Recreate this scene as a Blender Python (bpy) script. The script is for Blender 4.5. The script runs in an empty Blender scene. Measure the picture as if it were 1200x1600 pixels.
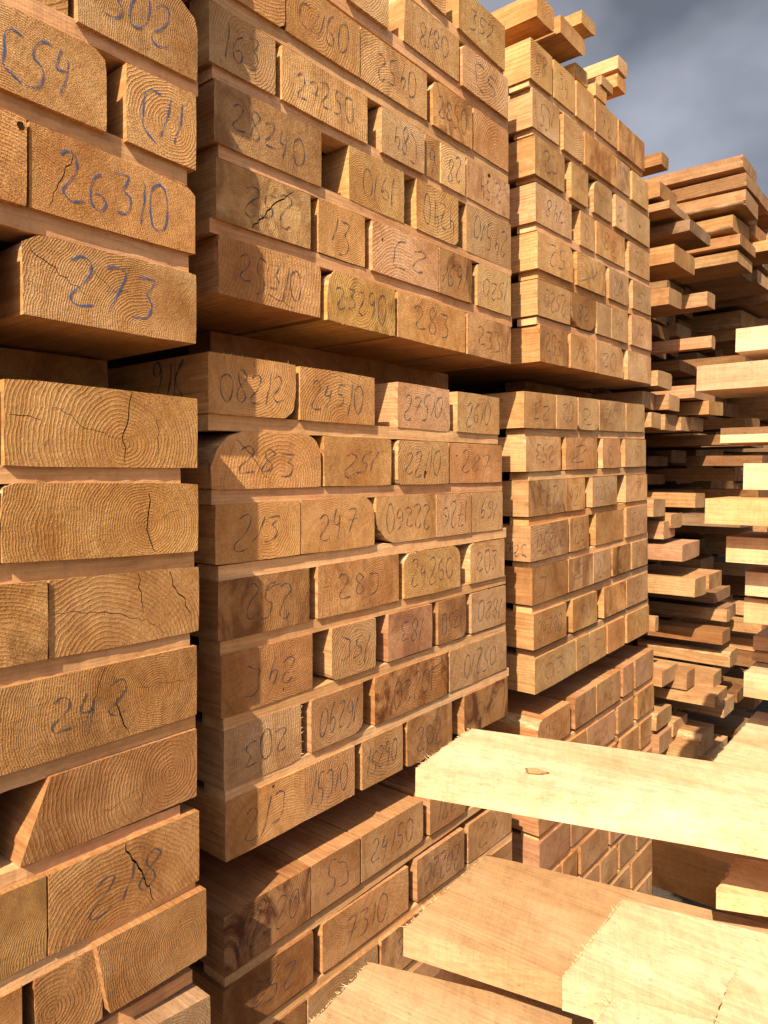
import bpy, bmesh, math, random
from mathutils import Vector, Matrix
from mathutils.geometry import delaunay_2d_cdt

R = math.radians
SC = bpy.context.scene
COL = SC.collection

# ---------------------------------------------------------------- camera, light, exposure
FOC, CX, CY, HOR = 1130.0, 600.0, 800.0, 740.0
HEAD = R(40.0)                                   # camera looks 40 degrees off the line of the stacks
PITCH = math.atan((CY - HOR) / FOC)
SUN_AZ, SUN_EL = R(19.0), R(43.0)                # direction the light travels, measured from +X

cam_data = bpy.data.cameras.new('camera')
cam = bpy.data.objects.new('camera', cam_data)
COL.objects.link(cam)
cam_data.sensor_fit = 'VERTICAL'
cam_data.sensor_height = 36.0
cam_data.lens = 36.0 * FOC / 1600.0
cam_data.clip_start = 0.02
cam_data.clip_end = 500
cam.location = (0, 0, 0)
fwd = Vector((math.cos(HEAD) * math.cos(PITCH), math.sin(HEAD) * math.cos(PITCH), -math.sin(PITCH)))
rgt = Vector((math.sin(HEAD), -math.cos(HEAD), 0))
upv = rgt.cross(fwd)
cam.rotation_euler = Matrix((rgt, upv, -fwd)).transposed().to_euler()
SC.camera = cam

world = bpy.data.worlds.new('World')
SC.world = world
world.use_nodes = True
wn, wl = world.node_tree.nodes, world.node_tree.links
wn.clear()
w_out = wn.new('ShaderNodeOutputWorld')
w_bg = wn.new('ShaderNodeBackground')
w_bg.inputs['Strength'].default_value = 0.085
sky = wn.new('ShaderNodeTexSky')
sky.sky_type = 'NISHITA'
sky.sun_disc = False
sky.sun_elevation = SUN_EL
sky.sun_rotation = math.atan2(-math.cos(SUN_AZ), -math.sin(SUN_AZ))
sky.dust_density = 3.5
w_tc = wn.new('ShaderNodeTexCoord')
w_map = wn.new('ShaderNodeMapping')
w_map.inputs['Scale'].default_value = (1.0, 1.0, 1.7)
w_map.inputs['Location'].default_value = (1.7, 5.2, 0.9)
w_n1 = wn.new('ShaderNodeTexNoise')
w_n1.inputs['Scale'].default_value = 2.3
w_n1.inputs['Detail'].default_value = 4.5
w_n1.inputs['Roughness'].default_value = 0.52
w_r1 = wn.new('ShaderNodeValToRGB')              # storm cloud: slate grey to lighter billows
w_r1.color_ramp.elements[0].position = 0.38
w_r1.color_ramp.elements[0].color = (0.80, 0.86, 1.02, 1)
w_r1.color_ramp.elements[1].position = 0.70
w_r1.color_ramp.elements[1].color = (3.1, 3.15, 3.6, 1)
w_n2 = wn.new('ShaderNodeTexNoise')
w_n2.inputs['Scale'].default_value = 1.1
w_n2.inputs['Detail'].default_value = 5
w_r2 = wn.new('ShaderNodeValToRGB')              # how closed the cloud cover is
w_r2.color_ramp.elements[0].position = 0.30
w_r2.color_ramp.elements[0].color = (0.78, 0.78, 0.78, 1)
w_r2.color_ramp.elements[1].position = 0.55
w_r2.color_ramp.elements[1].color = (0.97, 0.97, 0.97, 1)
w_mix = wn.new('ShaderNodeMixRGB')
w_dot = wn.new('ShaderNodeVectorMath')            # the sun is out, so the cover opens towards it
w_dot.operation = 'DOT_PRODUCT'
w_dot.inputs[1].default_value = (0.80, 0.60, 0.0)
w_r3 = wn.new('ShaderNodeValToRGB')
w_r3.color_ramp.elements[0].position = 0.0
w_r3.color_ramp.elements[0].color = (0.15, 0.15, 0.15, 1)
w_r3.color_ramp.elements[1].position = 1.0
w_r3.color_ramp.elements[1].color = (1, 1, 1, 1)
w_ma = wn.new('ShaderNodeMath'); w_ma.operation = 'MULTIPLY_ADD'
w_ma.inputs[1].default_value = 0.9; w_ma.inputs[2].default_value = 0.62
w_mm = wn.new('ShaderNodeMath'); w_mm.operation = 'MULTIPLY'
wl.new(w_tc.outputs['Generated'], w_dot.inputs[0])
wl.new(w_dot.outputs['Value'], w_ma.inputs[0])
wl.new(w_ma.outputs[0], w_r3.inputs['Fac'])
wl.new(w_r3.outputs['Color'], w_mm.inputs[0])
wl.new(w_mm.outputs[0], w_mix.inputs['Fac'])
wl.new(w_tc.outputs['Generated'], w_map.inputs['Vector'])
wl.new(w_map.outputs['Vector'], w_n1.inputs['Vector'])
wl.new(w_map.outputs['Vector'], w_n2.inputs['Vector'])
wl.new(w_n1.outputs['Fac'], w_r1.inputs['Fac'])
wl.new(w_n2.outputs['Fac'], w_r2.inputs['Fac'])
wl.new(w_r2.outputs['Color'], w_mm.inputs[1])
wl.new(sky.outputs['Color'], w_mix.inputs['Color1'])
wl.new(w_r1.outputs['Color'], w_mix.inputs['Color2'])
wl.new(w_mix.outputs['Color'], w_bg.inputs['Color'])
wl.new(w_bg.outputs['Background'], w_out.inputs['Surface'])

sun_data = bpy.data.lights.new('sun', 'SUN')
sun_data.energy = 4.6
sun_data.angle = R(0.55)
sun_data.color = (1.0, 0.875, 0.69)
sun = bpy.data.objects.new('sun', sun_data)
COL.objects.link(sun)
L = Vector((math.cos(SUN_AZ) * math.cos(SUN_EL), math.sin(SUN_AZ) * math.cos(SUN_EL), -math.sin(SUN_EL)))
sun.rotation_euler = L.to_track_quat('-Z', 'Y').to_euler()
sun.location = (-3, -2, 6)

SC.view_settings.view_transform = 'Standard'
SC.view_settings.look = 'None'
SC.view_settings.exposure = 1.2
SC.view_settings.gamma = 1.0
SC.view_settings.use_curve_mapping = False
SC.render.engine = 'CYCLES'
SC.cycles.max_bounces = 6
SC.cycles.diffuse_bounces = 2

rnd = random.Random(7)


def ray(px, py):
    return rgt * ((px - CX) / FOC) + upv * ((CY - py) / FOC) + fwd


def on_y(px, py, y):                             # point of the photo on the upright plane Y = y
    d = ray(px, py)
    return d * (y / d.y)


def on_x(px, py, x):
    d = ray(px, py)
    return d * (x / d.x)


def on_z(px, py, z):
    d = ray(px, py)
    return d * (z / d.z)


# ---------------------------------------------------------------- materials
class G:
    def __init__(self, name):
        self.m = bpy.data.materials.new(name)
        self.m.use_nodes = True
        self.n, self.l = self.m.node_tree.nodes, self.m.node_tree.links
        self.n.clear()
        self.out = self.n.new('ShaderNodeOutputMaterial')

    def lk(self, s, d):
        if isinstance(s, (int, float)):
            d.default_value = s
        elif isinstance(s, tuple):
            d.default_value = s
        else:
            self.l.new(s, d)

    def math(self, op, a, b=0.0, c=0.0, clamp=False):
        m = self.n.new('ShaderNodeMath')
        m.operation = op
        m.use_clamp = clamp
        for i, v in enumerate((a, b, c)):
            self.lk(v, m.inputs[i])
        return m.outputs[0]

    def noise(self, vec, scale, detail=4, rough=0.55, dist=0.0):
        t = self.n.new('ShaderNodeTexNoise')
        self.lk(vec, t.inputs['Vector'])
        t.inputs['Scale'].default_value = scale
        t.inputs['Detail'].default_value = detail
        t.inputs['Roughness'].default_value = rough
        t.inputs['Distortion'].default_value = dist
        return t.outputs['Fac']

    def mul(self, vec, s):
        t = self.n.new('ShaderNodeVectorMath')
        t.operation = 'MULTIPLY'
        self.lk(vec, t.inputs[0])
        t.inputs[1].default_value = s
        return t.outputs[0]

    def ramp(self, f, stops):
        r = self.n.new('ShaderNodeValToRGB')
        e = r.color_ramp.elements
        while len(e) < len(stops):
            e.new(0.5)
        for q, (p, c) in zip(e, stops):
            q.position = p
            q.color = (c[0], c[1], c[2], 1) if isinstance(c, (tuple, list)) else (c, c, c, 1)
        self.lk(f, r.inputs['Fac'])
        return r.outputs['Color']

    def mix(self, f, a, b, mode='MIX'):
        m = self.n.new('ShaderNodeMixRGB')
        m.blend_type = mode
        self.lk(f, m.inputs['Fac'])
        self.lk(a, m.inputs['Color1'])
        self.lk(b, m.inputs['Color2'])
        return m.outputs['Color']

    def bump(self, h, strength, dist, normal=None):
        b = self.n.new('ShaderNodeBump')
        b.inputs['Strength'].default_value = strength
        b.inputs['Distance'].default_value = dist
        self.lk(h, b.inputs['Height'])
        if normal is not None:
            self.l.new(normal, b.inputs['Normal'])
        return b.outputs['Normal']

    def finish(self, col, rough=0.8, normal=None, spec=0.25):
        p = self.n.new('ShaderNodeBsdfPrincipled')
        self.lk(col, p.inputs['Base Color'])
        self.lk(rough, p.inputs['Roughness'])
        p.inputs['Specular IOR Level'].default_value = spec
        if normal is not None:
            self.l.new(normal, p.inputs['Normal'])
        self.l.new(p.outputs[0], self.out.inputs['Surface'])
        self.p = p
        return self.m


def ring_field(g, wob=0.010):
    """distance from the pith with wobble, ring phase, xyz pieces"""
    a = g.n.new('ShaderNodeAttribute')
    a.attribute_name = 'grain'
    v = a.outputs['Vector']
    oi = g.n.new('ShaderNodeObjectInfo')
    rndv = oi.outputs['Random']
    s = g.n.new('ShaderNodeSeparateXYZ')
    g.l.new(v, s.inputs[0])
    vy = g.mul(v, (1, 0.18, 1))
    n1 = g.noise(vy, 9.0, 3, 0.5)
    n2 = g.noise(vy, 38.0, 3, 0.5)
    r = g.math('SQRT', g.math('ADD', g.math('MULTIPLY', s.outputs[0], s.outputs[0]), g.math('MULTIPLY', s.outputs[2], s.outputs[2])))
    r = g.math('ADD', r, g.math('MULTIPLY', g.math('SUBTRACT', n1, 0.5), wob * 4))
    r = g.math('ADD', r, g.math('MULTIPLY', g.math('SUBTRACT', n2, 0.5), wob * 0.55))
    width = g.math('ADD', g.math('MULTIPLY', rndv, 0.0050), 0.0030)
    ph = g.math('DIVIDE', r, width)
    return v, vy, oi, s, r, ph


def end_grain(name, saw=1.0, ringk=1.0):
    g = G(name)
    v, vy, oi, s, r, ph = ring_field(g)
    saw_t = g.math('FRACT', ph)
    # earlywood -> latewood saw-tooth with a soft return
    ringv = g.ramp(saw_t, [(0.0, 0.55), (0.12, 0.12), (0.55, 0.28), (0.86, 1.0), (1.0, 0.55)])
    ring_amt = g.ramp(g.noise(v, 11, 3), [(0.36, 0.10), (0.64, 1.0)])
    big = g.noise(v, 7.0, 5, 0.6)
    base = g.ramp(big, [(0.30, (0.60, 0.375, 0.185)), (0.50, (0.52, 0.30, 0.130)), (0.70, (0.39, 0.195, 0.070))])
    late = g.mix(1.0, base, (0.58, 0.43, 0.29, 1), 'MULTIPLY')
    col = g.mix(g.math('MULTIPLY', g.math('MULTIPLY', ringv, ring_amt), 0.62 * ringk), base, late)
    # broad growth zones, a few rings wide
    cz = g.n.new('ShaderNodeCombineXYZ')
    g.lk(g.math('MULTIPLY', r, 75.0), cz.inputs[0])
    g.lk(g.math('MULTIPLY', oi.outputs['Random'], 50.0), cz.inputs[1])
    zn = g.noise(cz.outputs[0], 1.0, 3, 0.65)
    col = g.mix(0.85, col, g.ramp(zn, [(0.32, (0.86, 0.79, 0.70)), (0.50, (1.0, 1.0, 1.0)), (0.68, (1.08, 1.09, 1.12))]), 'MULTIPLY')
    # sapwood / heartwood
    heart = g.ramp(r, [(0.035, 1.0), (0.085, 0.0)])
    col = g.mix(g.math('MULTIPLY', heart, 0.30), col, (0.43, 0.20, 0.065, 1))
    # medullary rays: fine radial streaks
    ang = g.math('ARCTAN2', s.outputs[2], s.outputs[0])
    cx = g.n.new('ShaderNodeCombineXYZ')
    g.lk(g.math('MULTIPLY', ang, 34.0), cx.inputs[0])
    g.lk(g.math('MULTIPLY', r, 22.0), cx.inputs[1])
    rays = g.noise(cx.outputs[0], 1.0, 3, 0.6)
    col = g.mix(0.55, col, g.ramp(rays, [(0.34, 0.80), (0.62, 1.12)]), 'MULTIPLY')
    # saw kerf lines: slanted, irregular
    geo = g.math('ADD', g.math('MULTIPLY', s.outputs[0], 0.45), g.math('MULTIPLY', s.outputs[2], 0.25))
    ck = g.n.new('ShaderNodeCombineXYZ')
    g.lk(g.math('MULTIPLY', g.math('ADD', s.outputs[0], g.math('MULTIPLY', s.outputs[2], 0.22)), 420.0), ck.inputs[0])
    g.lk(g.math('MULTIPLY', g.math('SUBTRACT', s.outputs[2], g.math('MULTIPLY', s.outputs[0], 0.22)), 14.0), ck.inputs[1])
    g.lk(g.math('MULTIPLY', oi.outputs['Random'], 40.0), ck.inputs[2])
    kerf = g.noise(ck.outputs[0], 1.0, 2, 0.6)
    col = g.mix(0.28 * saw, col, g.ramp(kerf, [(0.3, 0.78), (0.66, 1.12)]), 'MULTIPLY')
    # brown staining in patches, strength from the object's alpha
    stn = g.noise(g.mul(v, (1, 1, 0.55)), 12.0, 5, 0.62, 1.2)
    stain = g.math('MULTIPLY', g.ramp(stn, [(0.46, 0.0), (0.62, 1.0)]), g.math('SUBTRACT', 1.0, oi.outputs['Alpha']))
    col = g.mix(stain, col, (0.16, 0.062, 0.022, 1))
    speck = g.noise(v, 420.0, 2, 0.6)
    col = g.mix(0.5, col, g.ramp(speck, [(0.30, 0.70), (0.52, 1.0), (0.74, 1.25)]), 'MULTIPLY')
    grime = g.noise(v, 55.0, 5, 0.7)
    col = g.mix(0.55, col, g.ramp(grime, [(0.28, 0.72), (0.55, 1.05)]), 'MULTIPLY')
    col = g.mix(1.0, col, oi.outputs['Color'], 'MULTIPLY')
    h = g.math('ADD', g.math('MULTIPLY', kerf, 0.35 * saw), g.math('MULTIPLY', speck, 0.7))
    h = g.math('ADD', h, g.math('MULTIPLY', ringv, 0.35))
    h = g.math('ADD', h, g.math('MULTIPLY', g.noise(v, 130.0, 4, 0.7), 0.75))
    nrm = g.bump(h, 0.75, 0.0022)
    return g.finish(col, 0.88, nrm, 0.15)


def side_grain(name, tint=(1, 1, 1), cross=0.3, fig=1.0):
    g = G(name)
    v, vy, oi, s, r, ph = ring_field(g, 0.016)
    saw_t = g.math('FRACT', g.math('MULTIPLY', ph, 0.55))
    ringv = g.ramp(saw_t, [(0.0, 0.3), (0.15, 0.05), (0.80, 0.9), (1.0, 0.3)])
    big = g.noise(g.mul(v, (1, 0.25, 1)), 8.0, 5, 0.6)
    base = g.ramp(big, [(0.30, (0.60 * tint[0], 0.37 * tint[1], 0.18 * tint[2])), (0.52, (0.54 * tint[0], 0.305 * tint[1], 0.135 * tint[2])),
                        (0.72, (0.43 * tint[0], 0.215 * tint[1], 0.08 * tint[2]))])
    col = g.mix(g.math('MULTIPLY', ringv, 0.55 * fig), base, g.mix(1.0, base, (0.62, 0.46, 0.32, 1), 'MULTIPLY'))
    fib = g.noise(g.mul(v, (230, 3.0, 230)), 1.0, 5, 0.7, 0.25)
    col = g.mix(0.8 * (fig ** .5), col, g.ramp(fib, [(0.30, 0.66), (0.60, 1.12)]), 'MULTIPLY')
    # cross-cut saw marks over the length
    ck = g.n.new('ShaderNodeCombineXYZ')
    g.lk(g.math('MULTIPLY', g.math('ADD', s.outputs[1], g.math('MULTIPLY', s.outputs[0], 0.15)), 210.0), ck.inputs[1])
    g.lk(g.math('MULTIPLY', s.outputs[0], 9.0), ck.inputs[0])
    g.lk(g.math('MULTIPLY', s.outputs[2], 9.0), ck.inputs[2])
    kerf = g.noise(ck.outputs[0], 1.0, 2, 0.6)
    col = g.mix(cross, col, g.ramp(kerf, [(0.32, 0.86), (0.64, 1.08)]), 'MULTIPLY')
    speck = g.noise(g.mul(v, (1, 0.35, 1)), 300.0, 3, 0.6)
    dots = g.ramp(speck, [(0.62, 1.0), (0.72, 0.45)])
    col = g.mix(0.8, col, dots, 'MULTIPLY')
    stn = g.noise(g.mul(v, (1, 0.35, 1)), 13.0, 5, 0.6, 0.8)
    stain = g.math('MULTIPLY', g.ramp(stn, [(0.54, 0.0), (0.70, 1.0)]), g.math('SUBTRACT', 1.0, oi.outputs['Alpha']))
    col = g.mix(stain, col, (0.24, 0.10, 0.035, 1))
    grime = g.noise(v, 30.0, 5, 0.7)
    col = g.mix(0.7, col, g.ramp(grime, [(0.28, 0.70), (0.55, 1.05)]), 'MULTIPLY')
    wide = g.noise(g.mul(v, (1, 0.5, 1)), 5.0, 4, 0.6, 0.6)
    col = g.mix(0.8, col, g.ramp(wide, [(0.34, (0.84, 0.78, 0.68)), (0.60, (1.06, 1.06, 1.06))]), 'MULTIPLY')
    col = g.mix(1.0, col, oi.outputs['Color'], 'MULTIPLY')
    h = g.math('ADD', g.math('MULTIPLY', fib, 1.0), g.math('MULTIPLY', kerf, cross * 1.8))
    h = g.math('ADD', h, g.math('MULTIPLY', speck, 0.5))
    nrm = g.bump(h, 0.6, 0.0012)
    return g.finish(col, 0.8, nrm, 0.2)


M_END = end_grain('end_grain_sawn', 1.0, 0.72)
M_END_ROUGH = end_grain('end_grain_rough', 0.9, 1.1)
M_SIDE = side_grain('sawn_side')
M_PLANK = side_grain('sawn_plank', (1.02, 1.04, 1.10), 0.40, 0.38)
M_STRIP = side_grain('spacer_wood', (1.16, 1.17, 1.18), 0.25, 0.6)

g = G('split_wood')
gv = g.n.new('ShaderNodeTexCoord').outputs['Object']
M_CRACK = g.finish(g.ramp(g.noise(gv, 90, 4), [(0.3, (0.10, 0.048, 0.018)), (0.7, (0.26, 0.13, 0.05))]), 0.95)

g = G('bark')
gv = g.n.new('ShaderNodeTexCoord').outputs['Object']
n_b = g.noise(g.mul(gv, (1, 0.2, 1)), 70, 6, 0.7)
M_BARK = g.finish(g.ramp(n_b, [(0.3, (0.16, 0.08, 0.035)), (0.5, (0.38, 0.22, 0.10)), (0.7, (0.60, 0.42, 0.24))]), 0.95, g.bump(n_b, 0.9, 0.004))

g = G('pale_fibre')
M_FIBRE = g.finish((0.74, 0.52, 0.28, 1), 0.8)

# wax crayon: broken line where the rough wood does not take the wax


def crayon_mat(nm, c0, c1, lo, hi):
  g = G(nm)
  gv = g.n.new('ShaderNodeTexCoord').outputs['Object']
  nf = g.noise(gv, 520, 3, 0.7)
  nf2 = g.noise(gv, 60, 3, 0.6)
  p = g.n.new('ShaderNodeBsdfPrincipled')
  g.lk(g.ramp(nf2, [(0.35, c0), (0.65, c1)]), p.inputs['Base Color'])
  p.inputs['Roughness'].default_value = 0.75
  tr = g.n.new('ShaderNodeBsdfTransparent')
  ms = g.n.new('ShaderNodeMixShader')
  cov = g.math('ADD', g.math('MULTIPLY', nf, 0.7), g.math('MULTIPLY', nf2, 0.5))
  g.lk(g.ramp(cov, [(0.46, lo), (0.60, hi)]), ms.inputs[0])
  g.l.new(tr.outputs[0], ms.inputs[1])
  g.l.new(p.outputs[0], ms.inputs[2])
  g.l.new(ms.outputs[0], g.out.inputs['Surface'])
  return g.m


M_CRAYON = crayon_mat('grey_blue_crayon', (0.020, 0.026, 0.040), (0.05, 0.062, 0.085), 0.10, 0.92)
M_CRAYON_BLUE = crayon_mat('blue_crayon', (0.012, 0.045, 0.15), (0.03, 0.09, 0.25), 0.05, 0.90)

g = G('yard_dirt')
gv = g.n.new('ShaderNodeTexCoord').outputs['Object']
n_g = g.noise(gv, 3, 8, 0.7)
n_h = g.noise(gv, 60, 5, 0.7)
M_DIRT = g.finish(g.mix(0.6, g.ramp(n_g, [(0.3, (0.045, 0.034, 0.024)), (0.7, (0.11, 0.083, 0.056))]), g.ramp(n_h, [(0.3, 0.6), (0.7, 1.2)]), 'MULTIPLY'), 0.95,
                  g.bump(n_h, 0.8, 0.02))

TONES = {  # object colour multiplier, stain
    'n': ((1.0, 1.0, 1.0), 0.10, 'tan'),
    'g': ((1.03, 0.98, 0.86), 0.12, 'golden'),
    'y': ((1.02, 0.98, 0.68), 0.10, 'yellow'),
    'r': ((1.02, 0.87, 0.76), 0.25, 'reddish'),
    'k': ((1.07, 1.02, 1.08), 0.04, 'pinkish'),
    'p': ((1.10, 1.12, 1.14), 0.03, 'pale'),
    'd': ((0.80, 0.72, 0.62), 0.85, 'dark'),
    'o': ((1.04, 0.93, 0.78), 0.20, 'orange'),
    'b': ((0.74, 0.64, 0.52), 0.30, 'brown'),
    't': ((0.72, 0.76, 0.80), 0.10, 'tan'),
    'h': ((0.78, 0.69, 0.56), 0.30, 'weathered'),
    'q': ((0.84, 0.75, 0.60), 0.15, 'brownish'),
    'v': ((0.66, 0.70, 0.78), 0.10, 'greyish'),
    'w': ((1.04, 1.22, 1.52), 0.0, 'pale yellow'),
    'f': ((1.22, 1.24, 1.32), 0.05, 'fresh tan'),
}
NUM = ['', 'first', 'second', 'third', 'fourth', 'fifth', 'sixth', 'seventh', 'eighth', 'ninth', 'tenth', 'eleventh', 'twelfth',
       'thirteenth', 'fourteenth', 'fifteenth', 'sixteenth', 'seventeenth', 'eighteenth', 'nineteenth', 'twentieth']


def link(name, me, mats, parent=None):
    for m in mats:
        me.materials.append(m)
    o = bpy.data.objects.new(name, me)
    COL.objects.link(o)
    if parent is not None:
        o.parent = parent
    return o


def tag(o, label, cat, group=None, kind=None):
    if label:
        o['label'] = label
    if cat:
        o['category'] = cat
    if group:
        o['group'] = group
    if kind:
        o['kind'] = kind


def grain(me, fn):
    at = me.attributes.new('grain', 'FLOAT_VECTOR', 'POINT')
    buf = []
    for v in me.vertices:
        buf.extend(fn(v.co))
    at.data.foreach_set('vector', buf)


# ---------------------------------------------------------------- handwriting
GLY = {
    '0': [[(.32, 1), (.08, .85), (0, .5), (.12, .1), (.35, 0), (.55, .2), (.6, .6), (.48, .92), (.3, 1)]],
    '1': [[(.25, 1), (.22, .6), (.14, .3), (.05, 0)]],
    '2': [[(0, .86), (.2, 1), (.42, .93), (.46, .72), (.3, .45), (.06, .2), (.12, .04), (.35, 0), (.62, .08)]],
    '3': [[(.02, .95), (.5, .98), (.4, .72), (.3, .6), (.5, .42), (.52, .2), (.36, .03), (.05, 0)]],
    'J': [[(0, .92), (.2, .96), (.48, .9), (.52, .6), (.54, .3), (.4, .06), (.12, 0)]],
    '4': [[(.12, 1), (.02, .62), (.1, .5), (.36, .55)], [(.36, .8), (.34, .4), (.24, 0)]],
    '5': [[(.6, .98), (.3, 1), (.14, .9), (.12, .6), (.4, .52), (.5, .3), (.38, .06), (.05, 0)]],
    '6': [[(.46, 1), (.2, .8), (.05, .45), (.12, .1), (.36, 0), (.52, .18), (.42, .42), (.18, .38)]],
    '7': [[(.02, .86), (.22, .98), (.52, .92), (.42, .5), (.22, 0)], [(.12, .44), (.64, .5)]],
    '8': [[(.5, .85), (.3, 1), (.12, .86), (.2, .62), (.42, .4), (.5, .18), (.3, 0), (.1, .14), (.18, .42), (.5, .75), (.52, .88)]],
    '9': [[(.5, .8), (.3, 1), (.08, .86), (.1, .62), (.32, .55), (.5, .75), (.46, .4), (.26, 0)]],
    'C': [[(.62, .98), (.3, 1), (.1, .84), (.14, .45), (.18, .2), (.42, .08), (.72, -.04)]],
    'Y': [[(0, 1), (.25, .55), (.3, 0)], [(.62, 1), (.25, .52)]],
    '/': [[(.35, 1), (.05, 0)]],
    'K': [[(.05, 1), (.05, 0)], [(.55, .95), (.08, .45), (.5, 0)]],
    '.': [[(.1, .1), (.2, .05)]],
    '-': [[(0, .5), (.5, .5)]],
}
WID = {'1': .42, '/': .45, '.': .35}


def spline(pts, n=5):
    P = [Vector(p) for p in pts]
    if len(P) < 3:
        return P
    Q = [P[0] * 2 - P[1]] + P + [P[-1] * 2 - P[-2]]
    out = []
    for i in range(1, len(Q) - 2):
        p0, p1, p2, p3 = Q[i - 1:i + 3]
        for k in range(n):
            t = k / n
            out.append(0.5 * ((2 * p1) + (p2 - p0) * t + (2 * p0 - 5 * p1 + 4 * p2 - p3) * t * t + (3 * p1 - p0 - 3 * p2 + p3) * t ** 3))
    out.append(P[-1])
    return out


def crayon(parent, text, quad, normal, r, rot=False, sx=0.74, sy=0.56, shift=(0, 0), lw=None, blue=False):
    """quad = TL, TR, BR, BL world points; ribbons a hair proud of the face"""
    TL, TR, BR, BL = quad
    tot = sum(WID.get(c, .78) for c in text)
    lines = []
    x = 0
    lean, drift = r.uniform(-.02, .30), r.uniform(-.10, .10)
    for ci, c in enumerate(text):
        w = WID.get(c, .78) * 1.0
        dy = r.uniform(-.09, .09) + drift * (ci / max(1, len(text) - 1) - .5) * 2
        k = r.uniform(.72, 1.16)
        sl = lean + r.uniform(-.10, .10)
        if c == '3' and r.random() < .3:
            c = 'J'
        for st in GLY.get(c, []):
            pts = [(x + (px + sl * (py - .5)) * 1.0 + r.uniform(-.03, .03), (.5 + (py - .5) * k + dy) + r.uniform(-.035, .035)) for px, py in st]
            lines.append(spline(pts) if not (c in 'J3C' and r.random() < .4) else spline(pts, 2))
        x += w
    Wd = ((TR - TL).length + (BR - BL).length) / 2
    Hd = ((TL - BL).length + (TR - BR).length) / 2
    h = sy
    glyph_w = tot * 0.78 * Hd * h / Wd            # natural width
    ww = min(sx, max(glyph_w, sx * 0.72))
    lw = lw or (0.0014 if blue else 0.00118)
    me = bpy.data.meshes.new('crayon_mark')
    vs, fs = [], []
    off = normal * 0.0007

    def place(u, v):
        u = .5 + (u / tot - .5) * ww + shift[0]
        v = .5 + (v - .5) * h + shift[1]
        if rot:
            u, v = 1 - u, 1 - v
        return (TL * (1 - u) + TR * u) * v + (BL * (1 - u) + BR * u) * (1 - v) + off
    for ln in lines:
        P = [place(q[0], q[1]) for q in ln]
        base = len(vs)
        for i, pnt in enumerate(P):
            t = (P[min(i + 1, len(P) - 1)] - P[max(i - 1, 0)]).normalized()
            sd = t.cross(normal) * lw * (0.45 if i in (0, len(P) - 1) else r.uniform(.8, 1.15) * (.85 + .4 * math.sin(i * .55 + base)))
            vs += [pnt + sd, pnt - sd]
        for i in range(len(P) - 1):
            a = base + 2 * i
            fs.append((a, a + 1, a + 3, a + 2))
    me.from_pydata([tuple(v) for v in vs], [], fs)
    return link('crayon_mark', me, [M_CRAYON_BLUE if blue else M_CRAYON], parent)


# ---------------------------------------------------------------- a beam seen by its sawn end
def outline(c, r, wane='', step=0.014, jag=0.0007, wsize=0.3):
    """clockwise TL TR BR BL corner list in (x, z) -> finer outline with wane and saw wobble; flags bark segments"""
    TL, TR, BR, BL = [Vector(p) for p in c]
    names = ['tl', 'tr', 'br', 'bl']
    P = [TL, TR, BR, BL]
    pts = []
    for i, nm in enumerate(names):
        cur, prv, nxt = P[i], P[i - 1], P[(i + 1) % 4]
        if nm in wane:
            size = min((TL - BL).length, (TR - TL).length) * wsize * (1.8 if nm + '+' in wane else 1.0)
            a = cur + (prv - cur).normalized() * size
            b = cur + (nxt - cur).normalized() * size
            for k in range(7):
                t = k / 6
                q = a.lerp(cur, t).lerp(cur.lerp(b, t), t)
                q = q.lerp(a.lerp(b, t), 0.35)
                pts.append((q, k < 6))
        else:
            pts.append((cur, False))
    out = []
    for i, (q, bk) in enumerate(pts):
        nq = pts[(i + 1) % len(pts)][0]
        n = max(1, int((nq - q).length / step))
        d = (nq - q)
        nn = Vector((-d.y, d.x)).normalized() if d.length > 1e-6 else Vector((0, 0))
        for k in range(n):
            j = nn * r.gauss(0, jag if not bk else jag * 3) if (k > 0 or bk) else Vector((0, 0))
            out.append((q + d * (k / n) + j, bk))
    return out


def crack_poly(pts, w):
    P = [Vector(p) for p in pts]
    Lf, Rt = [], []
    for i, p in enumerate(P):
        d = (P[min(i + 1, len(P) - 1)] - P[max(i - 1, 0)]).normalized()
        s = Vector((-d.y, d.x))
        t = i / (len(P) - 1)
        ww = w * (0.25 + 0.75 * math.sin(math.pi * min(1, 0.15 + t * 0.85)) ** 0.6) * 0.5
        Lf.append(p + s * ww)
        Rt.append(p - s * ww)
    return Lf + Rt[::-1]


def in_poly(p, poly):
    c = False
    for a, b in zip(poly, poly[1:] + poly[:1]):
        if (a.y > p.y) != (b.y > p.y) and p.x < (b.x - a.x) * (p.y - a.y) / (b.y - a.y) + a.x:
            c = not c
    return c


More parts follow.
